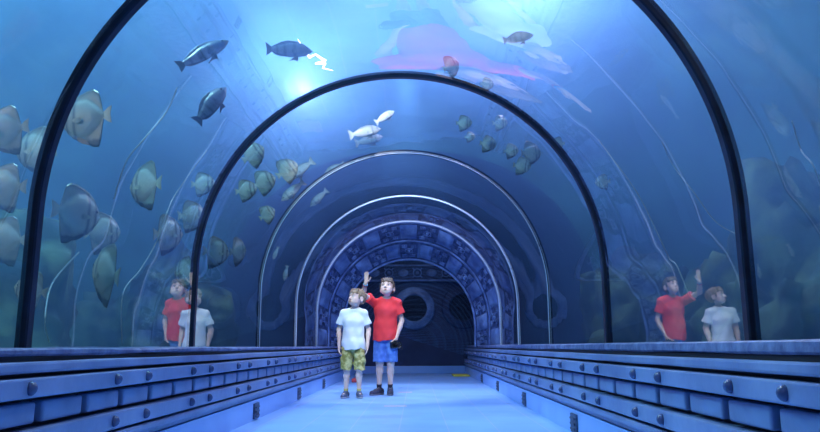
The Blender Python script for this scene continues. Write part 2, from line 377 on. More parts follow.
FISH = [
('batfish', (-1.832, 3.969, 1.891), 0.341, 168, -5, 0, 'large grey batfish nearest the top of the left glass, alone beside the widest rib', 'batfish schooling around the tunnel'),
('batfish', (-1.930, 4.130, 1.348), 0.346, 64, 0, 0, 'big dark-bodied batfish overlapping two others low behind the left glass', 'batfish schooling around the tunnel'),
('batfish', (-2.213, 5.117, 1.394), 0.303, 55, 8, 0, 'paler batfish partly hidden behind the big dark-bodied one', 'batfish schooling around the tunnel'),
('batfish', (-1.892, 4.516, 1.025), 0.384, 140, 12, 0, 'narrow-looking grey batfish lowest of the overlapping trio', 'batfish schooling around the tunnel'),
('batfish', (-1.830, 4.919, 1.704), 0.348, 150, 0, 0, 'bright yellowish batfish alone between the wavy streaks', 'batfish schooling around the tunnel'),
('batfish', (-1.836, 5.438, 1.428), 0.307, 62, 8, 0, 'silvery batfish beside the second rib, below a pair of batfish', 'batfish schooling around the tunnel'),
('batfish', (-1.770, 6.049, 1.975), 0.214, 17, 5, 0, 'small pale batfish touching the second rib, upper of a pair', 'batfish schooling around the tunnel'),
('batfish', (-1.767, 5.786, 1.637), 0.265, 42, 5, 0, 'pale batfish touching the second rib, lower of a pair', 'batfish schooling around the tunnel'),
('batfish', (-1.822, 5.852, 1.171), 0.264, 149, 0, 0, 'pale green batfish just above the reflected red shirt', 'batfish schooling around the tunnel'),
('batfish', (-2.115, 3.653, 1.719), 0.273, 177, -10, 0, 'dark batfish at the photo edge with a yellow-lit back', 'batfish schooling around the tunnel'),
('batfish', (-2.444, 4.559, 1.867), 0.326, 170, 0, 0, 'faint batfish half behind the widest rib', 'batfish schooling around the tunnel'),
('batfish', (-2.251, 3.923, 1.463), 0.278, 175, 0, 0, 'dim batfish at the left edge below the yellow-backed one', 'batfish schooling around the tunnel'),
('batfish', (-2.441, 4.295, 1.211), 0.300, 180, 0, 0, 'greenish dim batfish lowest at the left edge', 'batfish schooling around the tunnel'),
('batfish', (-2.104, 4.033, 0.878), 0.214, 175, 10, 0, 'very faint batfish low behind the widest rib', 'batfish schooling around the tunnel'),
('batfish', (-1.624, 6.041, 1.364), 0.274, 48, 0, 0, 'grey batfish inside the second rib beside a slimmer bright one', 'batfish schooling around the tunnel'),
('batfish', (-1.589, 6.655, 1.456), 0.267, 68, 10, 0, 'slim bright white batfish right of a grey one', 'batfish schooling around the tunnel'),
('batfish', (-1.418, 6.179, 1.947), 0.201, 14, 12, 0, 'pale batfish at the lower left end of the slanted row', 'batfish schooling around the tunnel'),
('batfish', (-1.315, 6.439, 2.083), 0.236, 13, 25, 0, 'grey batfish second in the slanted row', 'batfish schooling around the tunnel'),
('batfish', (-1.152, 6.711, 2.268), 0.247, 11, 36, 0, 'dark grey batfish leading the middle of the slanted row', 'batfish schooling around the tunnel'),
('snapper', (-1.079, 7.100, 2.367), 0.341, 178, -38, 0, 'small silver fish at the upper end of the slanted row', 'slender fish around the tunnel'),
('snapper', (-1.181, 7.237, 2.173), 0.324, 178, -42, 0, 'small silver fish just under the slanted row', 'slender fish around the tunnel'),
('batfish', (-1.292, 5.868, 2.197), 0.225, 14, 38, 0, 'dark batfish above the slanted row against the second rib', 'batfish schooling around the tunnel'),
('batfish', (-1.394, 6.985, 1.878), 0.188, 12, 35, 0, 'little white batfish alone beneath the slanted row', 'batfish schooling around the tunnel'),
('snapper', (-1.031, 8.142, 2.289), 0.291, 176, -45, 0, 'thin dark fish close under the third rib', 'slender fish around the tunnel'),
('snapper', (-0.768, 7.477, 2.484), 0.247, 175, -25, 0, 'tiny fish lying along the third rib', 'slender fish around the tunnel'),
('snapper', (-1.509, 8.731, 1.458), 0.204, 179, -80, 0, 'tiny pale fish low between third and fourth ribs', 'slender fish around the tunnel'),
('snapper', (-1.477, 7.911, 1.601), 0.163, 179, -70, 0, 'tiny faint fish just above another tiny pale one on the left', 'slender fish around the tunnel'),
('snapper', (-0.174, 6.488, 2.734), 0.237, 15, 35, 0, 'white-bellied fish on top of a trio near the crown', 'slender fish around the tunnel'),
('snapper', (-0.392, 6.821, 2.688), 0.352, 16, 16, 0, 'striped silver fish in the middle of a trio near the crown', 'slender fish around the tunnel'),
('snapper', (-0.383, 7.298, 2.748), 0.331, 16, 18, 0, 'bright silver fish at the bottom of a trio near the crown', 'slender fish around the tunnel'),
('grouper', (-1.298, 4.392, 2.477), 0.423, 30, 38, 0, 'long dark grouper swimming up at upper left, top fish of that side', 'slender fish around the tunnel'),
('grouper', (-1.363, 4.836, 2.277), 0.370, 29, 56, 0, 'stout banded grouper below the long dark one', 'slender fish around the tunnel'),
('grouper', (-0.813, 4.861, 2.709), 0.362, 23, 6, 0, 'blue-grey grouper beside the bright jagged light', 'slender fish around the tunnel'),
('grouper', (0.847, 4.632, 2.686), 0.230, 3, 12, 0, 'dark blue grouper near the glowing lamp at the top', 'slender fish around the tunnel'),
('batfish', (0.582, 6.389, 2.636), 0.159, -4, 0, 0, 'darkest batfish at the left end of the right-hand cluster', 'batfish schooling around the tunnel'),
('batfish', (0.701, 7.185, 2.740), 0.118, -5, 0, 0, 'faint little batfish under the darkest one of the cluster', 'batfish schooling around the tunnel'),
('batfish', (0.832, 6.640, 2.502), 0.173, -6, -10, 0, 'second dark batfish of the right-hand cluster', 'batfish schooling around the tunnel'),
('batfish', (1.005, 7.025, 2.842), 0.165, -7, 0, 0, 'blurry blue batfish floating above the cluster', 'batfish schooling around the tunnel'),
('batfish', (1.069, 6.732, 2.455), 0.157, -8, 0, 0, 'blue batfish in the middle of the right-hand cluster', 'batfish schooling around the tunnel'),
('batfish', (1.278, 6.795, 2.451), 0.241, 22, 5, 0, 'tall pale blue batfish at the right of the cluster', 'batfish schooling around the tunnel'),
('batfish', (1.162, 6.663, 2.283), 0.181, -9, -10, 0, 'lowest dark blue batfish of the right-hand cluster', 'batfish schooling around the tunnel'),
('batfish', (1.337, 5.776, 2.244), 0.127, 168, 0, 0, 'white-edged batfish poking out beyond the second rib', 'batfish schooling around the tunnel'),
('batfish', (1.816, 6.190, 2.006), 0.143, 153, 0, 0, 'tiny faint round batfish alone in the right blue water', 'batfish schooling around the tunnel'),
('batfish', (0.809, 6.380, 3.022), 0.142, 7, 0, 0, 'faint batfish above the second rib near its crown', 'batfish schooling around the tunnel'),
('batfish', (0.430, 5.704, 2.926), 0.192, 30, 30, 0, 'pale greenish batfish just above the crown of the second rib', 'batfish schooling around the tunnel'),
]
STREAKS = [
([(-1.378, 4.167, 2.152), (-1.488, 4.318, 2.053), (-1.542, 4.113, 1.804), (-1.623, 4.069, 1.647), (-1.734, 4.193, 1.446)], 0.0050, 'pale wavy reflection streak high on the left beside the lone yellowish batfish'),
([(-1.465, 5.127, 2.023), (-1.658, 5.077, 1.686), (-1.645, 4.879, 1.511), (-1.705, 4.850, 1.269), (-1.766, 4.752, 1.069), (-1.727, 4.407, 0.881), (-1.726, 4.445, 0.571)], 0.0042, 'long pale reflection streak dropping left of the second rib down to the ledge'),
([(-1.980, 4.312, 1.135), (-2.061, 4.178, 0.925), (-1.984, 3.990, 0.699), (-2.008, 4.101, 0.583)], 0.0045, 'thick dim reflection streak low beside the widest rib on the left'),
([(1.425, 4.807, 1.987), (1.510, 4.875, 1.903), (1.587, 4.531, 1.533), (1.663, 4.361, 1.181), (1.707, 4.366, 1.080), (1.657, 4.122, 1.009), (1.664, 3.993, 0.829)], 0.0038, 'thin bright reflection streak ending over the reflected red shirt on the right'),
([(1.690, 4.310, 1.823), (1.778, 4.387, 1.692), (1.772, 4.063, 1.430), (1.822, 3.924, 1.236), (1.911, 3.828, 1.140)], 0.0035, 'faint pale reflection streak running into the widest rib on the right'),
([(1.905, 3.195, 1.593), (1.975, 3.270, 1.472), (1.904, 3.063, 1.343), (1.939, 3.088, 1.252)], 0.0040, 'short faint reflection streak at the far right edge'),
]
# ------------------------------------------------------------------ ornate portal
PP = [(11.19, 1.45, .56), (11.72, 1.335, .44), (12.20, 1.135, .385)]
portal = empty('ornate_portal', (0, 11.19, 0))
tag(portal, 'ornate blue arched portal with raised panels and rosettes at the tunnel end', 'portal')
def parch(u, v0, v1, fr, off=0):
    (ya, ra, sa), (yb, rb, sb) = PP[v0], PP[v1]
    r = ra+(rb-ra)*fr; s = sa+(sb-sa)*fr; y = ya+(yb-ya)*fr
    x, z, nx, nz = arch(u, r, s)
    sl = math.atan2(ra-rb, yb-ya)
    # normal pointing inward and toward camera
    return Vector((x, y-11.19, z)) + Vector((-nx*math.cos(sl), -math.sin(sl), -nz*math.cos(sl)))*off
def pband(name, v0, v1, mat):
    V = []; F = []; n = 110; k = 4
    for j in range(k+1):
        for q in range(n+1): V.append(parch(q/n, v0, v1, j/k))
    for j in range(k):
        for q in range(n):
            a = j*(n+1)+q; F.append((a, a+1, a+n+2, a+n+1))
    return pyobj(name, V, F, mat, portal)
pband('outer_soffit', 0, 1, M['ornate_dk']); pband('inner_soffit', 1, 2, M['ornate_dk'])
for nm, (v, fr), rad in (('edge_moulding', (0, 1.0), .02), ('edge_moulding', (1, 1.0), .022), ('edge_moulding', (0, .04), .018)):
    bm = bmesh.new(); add_tube(bm, [parch(q/100, v, v+1, fr) for q in range(101)], rad, 8); obj(nm, bm, M['ornate'], portal, True)
NS = 17
for v in (0, 1):
    for i in range(NS):
        u0, u1 = (i+.06)/NS, (i+.94)/NS
        if (i+v) % 2 == 0:   # raised smooth panel
            V = []; F = []; a, b = 10, 6
            for j in range(b+1):
                for q in range(a+1):
                    fu, fv_ = q/a, j/b
                    e = (1-(2*fu-1)**6)*(1-(2*fv_-1)**6)
                    V.append(parch(u0+(u1-u0)*fu, v, v+1, .14+.72*fv_, .004+.03*e))
            for j in range(b):
                for q in range(a):
                    w = j*(a+1)+q; F.append((w, w+1, w+a+2, w+a+1))
            pyobj('raised_panel', V, F, M['ornate'], portal)
        else:
            bm = bmesh.new()
            for cu, cf, rr in ((.5, .5, .06), (.2, .25, .035), (.8, .25, .035), (.2, .75, .035), (.8, .75, .035)):
                c = parch(u0+(u1-u0)*cu, v, v+1, cf, .012); e1 = (parch(u0+(u1-u0)*cu+.004, v, v+1, cf, .012)-c).normalized()
                e2 = (parch(u0+(u1-u0)*cu, v, v+1, cf+.05, .012)-c).normalized(); nn = e1.cross(e2)
                add_tube(bm, [c+(e1*math.cos(2*PI*k/14)+e2*math.sin(2*PI*k/14))*rr for k in range(14)], .010, 6, True)
                add_sph(bm, c, rr*.45, u=8, v=6)
                for k in range(4):
                    d = (e1*math.cos(PI/4+k*PI/2)+e2*math.sin(PI/4+k*PI/2))
                    add_tube(bm, [c+d*rr*1.05, c+d*rr*1.35+d.cross(nn)*.012, c+d*rr*1.7-d.cross(nn)*.012], [.009, .008, .004], 5)
            obj('rosette_ornament', bm, M['ornate'], portal, True)
# wall that closes off the water around the portal and the end room
V = []; F = []; n = 100
for q in range(n+1):
    x, z, nx, nz = arch(q/n); V += [(x, 11.36, z), (x*2.2 if abs(x) > 1e-6 else 0, 11.36, .53+(z-.53)*2.0)]
for q in range(n): F.append((2*q, 2*q+1, 2*q+3, 2*q+2))
V2 = [Vector(v) for v in V]
o = pyobj('wall_portal', V2, F, M['navy'], smooth=False); tag(o, kind='structure')
V = []; F = []
for q in range(n+1):
    (ya, ra, sa) = PP[2]; x, z, nx, nz = arch(q/n, ra, sa); V += [(x, 12.21, z), (x*2.0, 12.21, .53+(z-.53)*1.8)]
for q in range(n): F.append((2*q, 2*q+1, 2*q+3, 2*q+2))
o = pyobj('wall_inner_portal', V, F, M['navy'], smooth=False); tag(o, kind='structure')
# end room
bm = bmesh.new(); add_box(bm, (0, YB+.12, 1.3), (3.9, .2, 2.7)); o = obj('wall_back', bm, M['navy']); tag(o, kind='structure')
bm = bmesh.new(); add_box(bm, (0, YB-.015, .075), (2.24, .07, .15), .006); o = obj('baseboard_back', bm, M['kick']); tag(o, kind='structure')
for s_, nm in ((-1, 'west'), (1, 'east')):
    bm = bmesh.new(); add_box(bm, (s_*1.9, 13.5, 1.55), (.1, 2.6, 2.1)); o = obj('wall_'+nm, bm, M['navy']); tag(o, kind='structure')
    bm = bmesh.new(); add_box(bm, (s_*1.67, 13.5, .535), (.36, 2.6, .03)); o = obj('trim_'+nm, bm, M['ledge']); tag(o, kind='structure')
bm = bmesh.new(); add_box(bm, (0, 13.5, 2.62), (3.9, 2.6, .1)); o = obj('ceiling', bm, M['navy']); tag(o, kind='structure')
# frieze
fr = empty('carved_frieze', (0, YB, 2.07)); tag(fr, 'carved navy frieze band high on the dark end wall', 'frieze')
bm = bmesh.new(); add_box(bm, (0, -.03, 0), (3.5, .1, .30), .01); obj('frieze_board', bm, M['navy'], fr)
for z in (-.16, .16):
    bm = bmesh.new(); add_box(bm, (0, -.05, z), (3.5, .14, .035), .008); obj('frieze_moulding', bm, M['ornate'], fr)
for i in range(12):
    bm = bmesh.new(); cx = -1.65+.3*i
    if i % 2: add_sph(bm, (cx, -.085, 0), .1, (1.1, .25, .8), 12, 8)
    else:
        add_tube(bm, [(cx+.085*math.cos(2*PI*k/16), -.09, .085*math.sin(2*PI*k/16)) for k in range(16)], .012, 6, True)
        add_sph(bm, (cx, -.09, 0), .035, u=8, v=6)
        for k in range(4):
            d = Vector((math.cos(PI/4+k*PI/2), 0, math.sin(PI/4+k*PI/2))); add_tube(bm, [Vector((cx, -.09, 0))+d*.09, Vector((cx, -.09, 0))+d*.14], .012, 5)
    obj('frieze_rosette' if i % 2 == 0 else 'frieze_boss', bm, M['ornate'], fr, True)
# portholes
def porthole(cx, cz, label, ring_m):
    t = empty('porthole', (cx, YB, cz)); tag(t, label, 'porthole', 'portholes in the end wall')
    rot = Matrix.Rotation(PI/2, 4, 'X')
    prof = [(.27, 0), (.27, .05), (.285, .065), (.31, .07), (.33, .055), (.41, .055), (.43, .045), (.445, .02), (.445, -.0), (.27, -.0)]
    bm = bmesh.new(); n = 48; RR = []
    for r, z in prof: RR.append([bm.verts.new(rot @ Vector((r*math.cos(2*PI*k/n), r*math.sin(2*PI*k/n), z))) for k in range(n)])
    for A, B in zip(RR, RR[1:]+RR[:1]):
        for k in range(n): bm.faces.new((A[k], A[(k+1) % n], B[(k+1) % n], B[k]))
    obj('porthole_ring', bm, ring_m, t, True)
    bm = bmesh.new(); add_lathe(bm, [(.27, .012), (.268, .014), (.1, .016)], 40, rot); obj('dark_opening', bm, M['black'], t)
    for k in range(12):
        bm = bmesh.new(); a = 2*PI*k/12+.1; add_sph(bm, (.37*math.cos(a), -.058, .37*math.sin(a)), .016, u=8, v=6); obj('bolt', bm, ring_m, t, True)
porthole(.075, 1.335, 'round porthole with a pale blue bolted ring beside the boy in red', M['ornate'])
porthole(1.10, 1.345, 'dim porthole half hidden behind the right side of the portal', M['navy'])

# ------------------------------------------------------------------ small things on the floor
bm = bmesh.new(); add_box(bm, (0, 0, .012), (.30, .75, .024), .008); o = obj('floor_mat', bm, M['mat_y'], loc=(.95, 13.5, 0)); tag(o, 'small yellow-green mat on the floor at the far right corner', 'mat')
bm = bmesh.new(); add_box(bm, (0, 0, .03), (.12, .1, .06), .02, seg=3); add_tube(bm, [(-.03, 0, .055), (0, 0, .085), (.03, 0, .055)], .006, 6)
o = obj('pouch', bm, M['red_b'], loc=(-.83, 11.2, 0), smooth=True); tag(o, 'small red pouch lying on the floor behind the boy in white', 'pouch')
for (x, y, lx, lab) in ((-.02, 8.75, .17, 'small pale sticker on the floor just right of the red-shirted boy'), (-.08, 6.75, .21, 'pale sticker strip on the blue floor in front of the boys')):
    bm = bmesh.new(); add_box(bm, (0, 0, .0015), (lx, .10, .003), .001, seg=1)
    t = obj('floor_sticker', bm, M['sticker'], loc=(x, y, 0)); tag(t, lab, 'sticker', 'stickers on the floor')

# ------------------------------------------------------------------ the tank
TW, TB, TT = 5.2, .2, TANK_TOP
TY0, TY1 = -3.2, 11.30
V = []; n = 80; e = .03
def outl():
    P = [(-TW, TB), (-1.56, TB), (-1.56, .53)]
    for q in range(n+1):
        x, z, nx, nz = arch(q/n, R+e, S); P.append((x, z))
    P += [(1.56, .53), (1.56, TB), (TW, TB), (TW, TT), (-TW, TT)]
    return P
P_ = outl(); m_ = len(P_)
bm = bmesh.new()
A = [bm.verts.new((x, TY0, z)) for x, z in P_]; B = [bm.verts.new((x, TY1, z)) for x, z in P_]
for k in range(m_): bm.faces.new((A[k], A[(k+1) % m_], B[(k+1) % m_], B[k]))
fa = bm.faces.new(A); fb = bm.faces.new(B[::-1]); bmesh.ops.triangulate(bm, faces=[fa, fb])
o = obj('water', bm, M['water']); tag(o, 'clear blue aquarium water around the tunnel', kind='structure')
V = []; F = []; n = 96
ys = [TY0+.01+(8.0-TY0)*j/10 for j in range(10)]+[8.0+3.32*math.sin(j/24*PI/2) for j in range(25)]
for y in ys:
    b_ = 0 if y <= 8 else 1-math.sqrt(max(0, 1-((y-8.0)/3.325)**2)); b_ = b_**.9
    for q in range(n+1):
        a_ = PI*(1-q/n); c_, s_ = math.cos(a_), math.sin(a_)
        X1 = TW*math.copysign(abs(c_)**(2/2.5), c_); Z1 = TB+(TT-TB)*abs(s_)**(2/2.5)
        X2, Z2, _, _ = arch(q/n, R+.06); V.append((X1*(1-b_)+X2*b_, y, Z1*(1-b_)+Z2*b_))
F2 = []
for j in range(len(ys)-1):
    for q in range(n): v = j*(n+1)+q; (F if ys[j] < 10.95 else F2).append((v, v+1, v+n+2, v+n+1))
o = pyobj('wall_tank_end', V, F2, M['tank_end']); tag(o, kind='structure')
o = pyobj('wall_tank', V, F, M['tank']); tag(o, kind='structure')
for s_, nm in ((-1, 'tank_left'), (1, 'tank_right')):
    bm = bmesh.new(); add_box(bm, (s_*3.36, 4.1, TB-.06), (3.65, 15.2, .1)); o = obj('floor_'+nm, bm, M['sand']); tag(o, kind='structure')
bm = bmesh.new()
for s_ in (-1, 1): add_box(bm, (s_*3.4, TY0-.12, (TT+TB)/2), (3.7, .1, TT-TB))
add_box(bm, (0, TY0-.12, (TT+2.75)/2), (3.1, .1, TT-2.75))
o = obj('wall_tank_front', bm, M['tank']); tag(o, kind='structure')
# rocks
def rock(x, y, r, h, seed, label):
    bm = bmesh.new(); bmesh.ops.create_icosphere(bm, subdivisions=5, radius=1)
    for v in bm.verts:
        p = v.co.copy()
        d = 1+.45*noise.noise(p*1.3+Vector((seed*7.3, 0, 0)))+.22*noise.noise(p*3.1+Vector((0, seed*3.3, 0)))+.12*noise.noise(p*8+Vector((0, 0, seed)))
        v.co = Vector((p.x*r*d, p.y*r*1.2*d, max(p.z, -.15)*h*d))
    o = obj('reef_rock', bm, M['rock'], loc=(x, y, TB+.02), smooth=True)
    tag(o, label, 'rock', 'reef rocks in the water')
for i, (x, y, r, h, lb) in enumerate(ROCKS): rock(x, y, r, h, i+1, lb)
# reflection streaks on the glass, built as pale tubes in the water
def streak(pts, rad, label):
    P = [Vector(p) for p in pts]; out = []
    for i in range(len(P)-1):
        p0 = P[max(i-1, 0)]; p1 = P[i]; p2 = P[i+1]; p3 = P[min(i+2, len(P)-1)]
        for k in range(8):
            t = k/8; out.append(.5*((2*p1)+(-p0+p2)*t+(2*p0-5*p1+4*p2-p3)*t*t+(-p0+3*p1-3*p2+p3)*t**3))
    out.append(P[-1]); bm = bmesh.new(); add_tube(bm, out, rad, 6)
    o = obj('reflection_streak', bm, M['streak'], smooth=True); tag(o, label, 'streak', 'reflection streaks on the glass, built as thin pale tubes')
for pts, rad, lb in STREAKS: streak(pts, rad, lb)

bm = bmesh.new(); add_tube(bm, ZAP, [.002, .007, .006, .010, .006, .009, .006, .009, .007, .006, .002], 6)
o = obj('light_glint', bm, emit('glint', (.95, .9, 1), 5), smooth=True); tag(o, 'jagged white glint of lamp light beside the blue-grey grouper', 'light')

# ------------------------------------------------------------------ fish
def lerp(tab, x):
    for (a, b), (c, d) in zip(tab[:-1], tab[1:]):
        if x <= c:
            t = (x-a)/(c-a) if c > a else 0
            t = t*t*(3-2*t)*.5+t*.5
            return b+(d-b)*t
    return tab[-1][1]
SPEC = {
 # nose at +x .5, tail tip at -x .5 ; body half height, fin tops, width
 'batfish': dict(top=[(-.33, .05), (-.30, .16), (-.27, .34), (-.22, .46), (-.12, .52), (0, .50), (.12, .46), (.25, .40), (.35, .31), (.43, .19), (.48, .08), (.5, .01)],
                 bot=[(-.33, -.05), (-.31, -.18), (-.29, -.40), (-.24, -.56), (-.14, -.55), (0, -.47), (.12, -.42), (.25, -.35), (.35, -.26), (.43, -.16), (.48, -.07), (.5, -.01)],
                 bt=[(-.33, .05), (-.2, .20), (0, .34), (.2, .33), (.38, .21), (.5, .01)], bb=[(-.33, -.05), (-.2, -.2), (0, -.33), (.2, -.29), (.38, -.17), (.5, -.01)],
                 wid=[(-.33, .02), (-.1, .07), (.15, .095), (.35, .07), (.5, .008)], tail=(.17, .16), pel=.24, bars=((.36, .03), (.19, .035)), eye=(.38, .075),
                 base=(.38, .41, .40), belly=(.68, .68, .52), dark=(.03, .035, .05), fin=(.30, .33, .28)),
 'grouper': dict(top=[(-.36, .055), (-.28, .10), (-.15, .17), (0, .21), (.15, .20), (.3, .15), (.42, .08), (.5, .01)],
                 bot=[(-.36, -.055), (-.28, -.12), (-.18, -.14), (0, -.15), (.2, -.14), (.35, -.11), (.45, -.05), (.5, -.01)],
                 bt=[(-.36, .05), (-.2, .09), (0, .15), (.2, .15), (.35, .11), (.5, .01)], bb=[(-.36, -.05), (-.2, -.09), (0, -.14), (.2, -.13), (.35, -.1), (.5, -.01)],
                 wid=[(-.36, .02), (-.1, .06), (.2, .085), (.38, .06), (.5, .01)], tail=(.13, .14), pel=.12, bars=((.1, .03), (-.1, .03), (-.25, .02)), eye=(.38, .05),
                 base=(.10, .12, .20), belly=(.22, .24, .32), dark=(.03, .035, .07), fin=(.06, .07, .14)),
 'snapper': dict(top=[(-.36, .04), (-.28, .09), (-.1, .16), (.1, .19), (.25, .17), (.4, .09), (.5, .01)],
                 bot=[(-.36, -.04), (-.25, -.10), (-.1, -.13), (.1, -.16), (.3, -.13), (.43, -.06), (.5, -.01)],
                 bt=[(-.36, .04), (-.1, .12), (.1, .15), (.3, .13), (.5, .01)], bb=[(-.36, -.04), (-.1, -.11), (.1, -.14), (.3, -.12), (.5, -.01)],
                 wid=[(-.36, .015), (0, .055), (.25, .065), (.4, .04), (.5, .008)], tail=(.15, .17), pel=.1, bars=((.22, .02),), eye=(.38, .035),
                 base=(.45, .49, .54), belly=(.75, .77, .78), dark=(.10, .11, .16), fin=(.3, .33, .38)),
}
def fish_meshes(kind):
    s = SPEC[kind]; xs = [-.33+.83*i/36 for i in range(37)] if kind == 'batfish' else [-.36+.86*i/36 for i in range(37)]
    nz_ = 26; V = []; C = []; F = []
    for sd in (1, -1):
        for x in xs:
            t, b, bt, bb, w = lerp(s['top'], x), lerp(s['bot'], x), lerp(s['bt'], x), lerp(s['bb'], x), lerp(s['wid'], x)
            for j in range(nz_+1):
                z = b+(t-b)*j/nz_; zc = (bt+bb)/2; hb = (bt-bb)/2
                q = abs(z-zc)/hb
                ww = w*math.sqrt(max(0, 1-q*q)) if q < 1 else 0
                edge = min(j, nz_-j)/nz_
                ww = max(ww, .011*min(1, edge*8))
                V.append((x, sd*ww, z))
                f = max(0, min(1, (q-.85)/.3)); k = max(0, min(1, .5-(z-zc)/(2.2*hb)))
                c = [s['base'][i]*(1-k)+s['belly'][i]*k for i in range(3)]
                c = [c[i]*(1-f)+s['fin'][i]*f for i in range(3)]
                dk = 0
                for (bx, bw) in s['bars']: dk = max(dk, .75*math.exp(-((x-bx-.1*abs(z))/bw)**2))
                mg = max(0, 1-edge*(10 if kind == 'batfish' else 16)) if x < .2 else 0
                dk = max(dk, mg*.9)
                if kind == 'batfish' and z < -.42: dk = max(dk, .85)
                C.append([c[i]*(1-dk)+s['dark'][i]*dk for i in range(3)]+[1])
    nx = len(xs); st = nz_+1
    for sd in (0, 1):
        o_ = sd*nx*st
        for i in range(nx-1):
            for j in range(nz_):
                a = o_+i*st+j; f = (a, a+st, a+st+1, a+1); F.append(f if sd == 0 else f[::-1])
    me = bpy.data.meshes.new(kind+'_body'); me.from_pydata(V, [], F); me.update()
    ca = me.color_attributes.new('Col', 'FLOAT_COLOR', 'POINT'); ca.data.foreach_set('color', [v for c in C for v in c])
    bm = bmesh.new(); bm.from_mesh(me); bmesh.ops.remove_doubles(bm, verts=bm.verts, dist=.0008); bmesh.ops.recalc_face_normals(bm, faces=bm.faces); bm.to_mesh(me); bm.free()
    me.materials.append(M['fish'])
    for p in me.polygons: p.use_smooth = True
    def fin(name, pts, th, cb, cdk):
        """pts: outline polygon (x, z), solid with thickness th"""
        bm = bmesh.new(); lay = None
        A = [bm.verts.new((x, th/2, z)) for x, z in pts]; B = [bm.verts.new((x, -th/2, z)) for x, z in pts]
        n = len(pts); bm.faces.new(A); bm.faces.new(B[::-1])
        for k in range(n): bm.faces.new((A[k], B[k], B[(k+1) % n], A[(k+1) % n]))
        bmesh.ops.recalc_face_normals(bm, faces=bm.faces)
        m = bpy.data.meshes.new(name); bm.to_mesh(m); bm.free()
        a = m.color_attributes.new('Col', 'FLOAT_COLOR', 'POINT')
        xm = max(p[0] for p in pts); xn = min(p[0] for p in pts)
        for i, v in enumerate(m.vertices):
            t = (xm-v.co.x)/(xm-xn); a.data[i].color = [cb[q]*(1-t)+cdk[q]*t for q in range(3)]+[1]
        m.materials.append(M['fish']); return m
    tl, th = s['tail']; x0 = xs[0]+.02
    cb, cdk = s['fin'], s['dark']
    tf = fin('tail_fin', [(x0, .045), (x0-tl*.55, th*.75), (x0-tl*1.0, th), (x0-tl*.93, th*.45), (x0-tl*.86, 0), (x0-tl*.93, -th*.45), (x0-tl*1.0, -th), (x0-tl*.55, -th*.75), (x0, -.045)], .012, s['belly'] if kind != 'grouper' else cb, cb)
    zb = lerp(s['bb'], .16)
    pv = fin('pelvic_fin', [(.20, zb+.04), (.15, zb+.02), (.02-s['pel']*.4, zb-s['pel']*.9), (.09, zb-s['pel']*.65), (.17, zb-.10)], .012, cdk, cdk)
    pc = fin('pectoral_fin', [(.20, 0), (.15, .04), (.05, .045), (.03, 0), (.06, -.05), (.15, -.04)], .008, s['belly'], cb)
    bm = bmesh.new(); add_sph(bm, (0, 0, 0), .024 if kind == 'batfish' else .02, (1, .6, 1), 12, 8); ey = bpy.data.meshes.new('eye'); bm.to_mesh(ey); bm.free(); ey.materials.append(M['eye'])
    for p in ey.polygons: p.use_smooth = True
    return me, tf, pv, pc, ey, s
FM = {k: fish_meshes(k) for k in SPEC}
def fish(kind, loc, size, yaw, pitch, roll, label, group):
    me, tf, pv, pc, ey, s = FM[kind]
    o = bpy.data.objects.new(kind, me); col.objects.link(o)
    o.location = loc; o.scale = (size, size, size*(.72 if label.startswith('long dark') else 1))
    o.rotation_euler = Euler((math.radians(roll), -math.radians(pitch), math.radians(yaw)), 'XYZ')
    tag(o, label, 'fish', group)
    for nm, m in (('tail_fin', tf), ('pelvic_fin', pv)):
        c = bpy.data.objects.new(nm, m); col.objects.link(c); c.parent = o
    ex, ez = s['eye']; w = lerp(s['wid'], ex)*.86
    w2 = lerp(s['wid'], .12)
    for sd in (1, -1):
        c = bpy.data.objects.new('eye', ey); col.objects.link(c); c.parent = o; c.location = (ex, sd*w, ez)
        c = bpy.data.objects.new('pectoral_fin', pc); col.objects.link(c); c.parent = o; c.location = (0, sd*(w2+.012), -.06); c.rotation_euler = (0, 0, sd*.18)
for f in FISH: fish(*f)

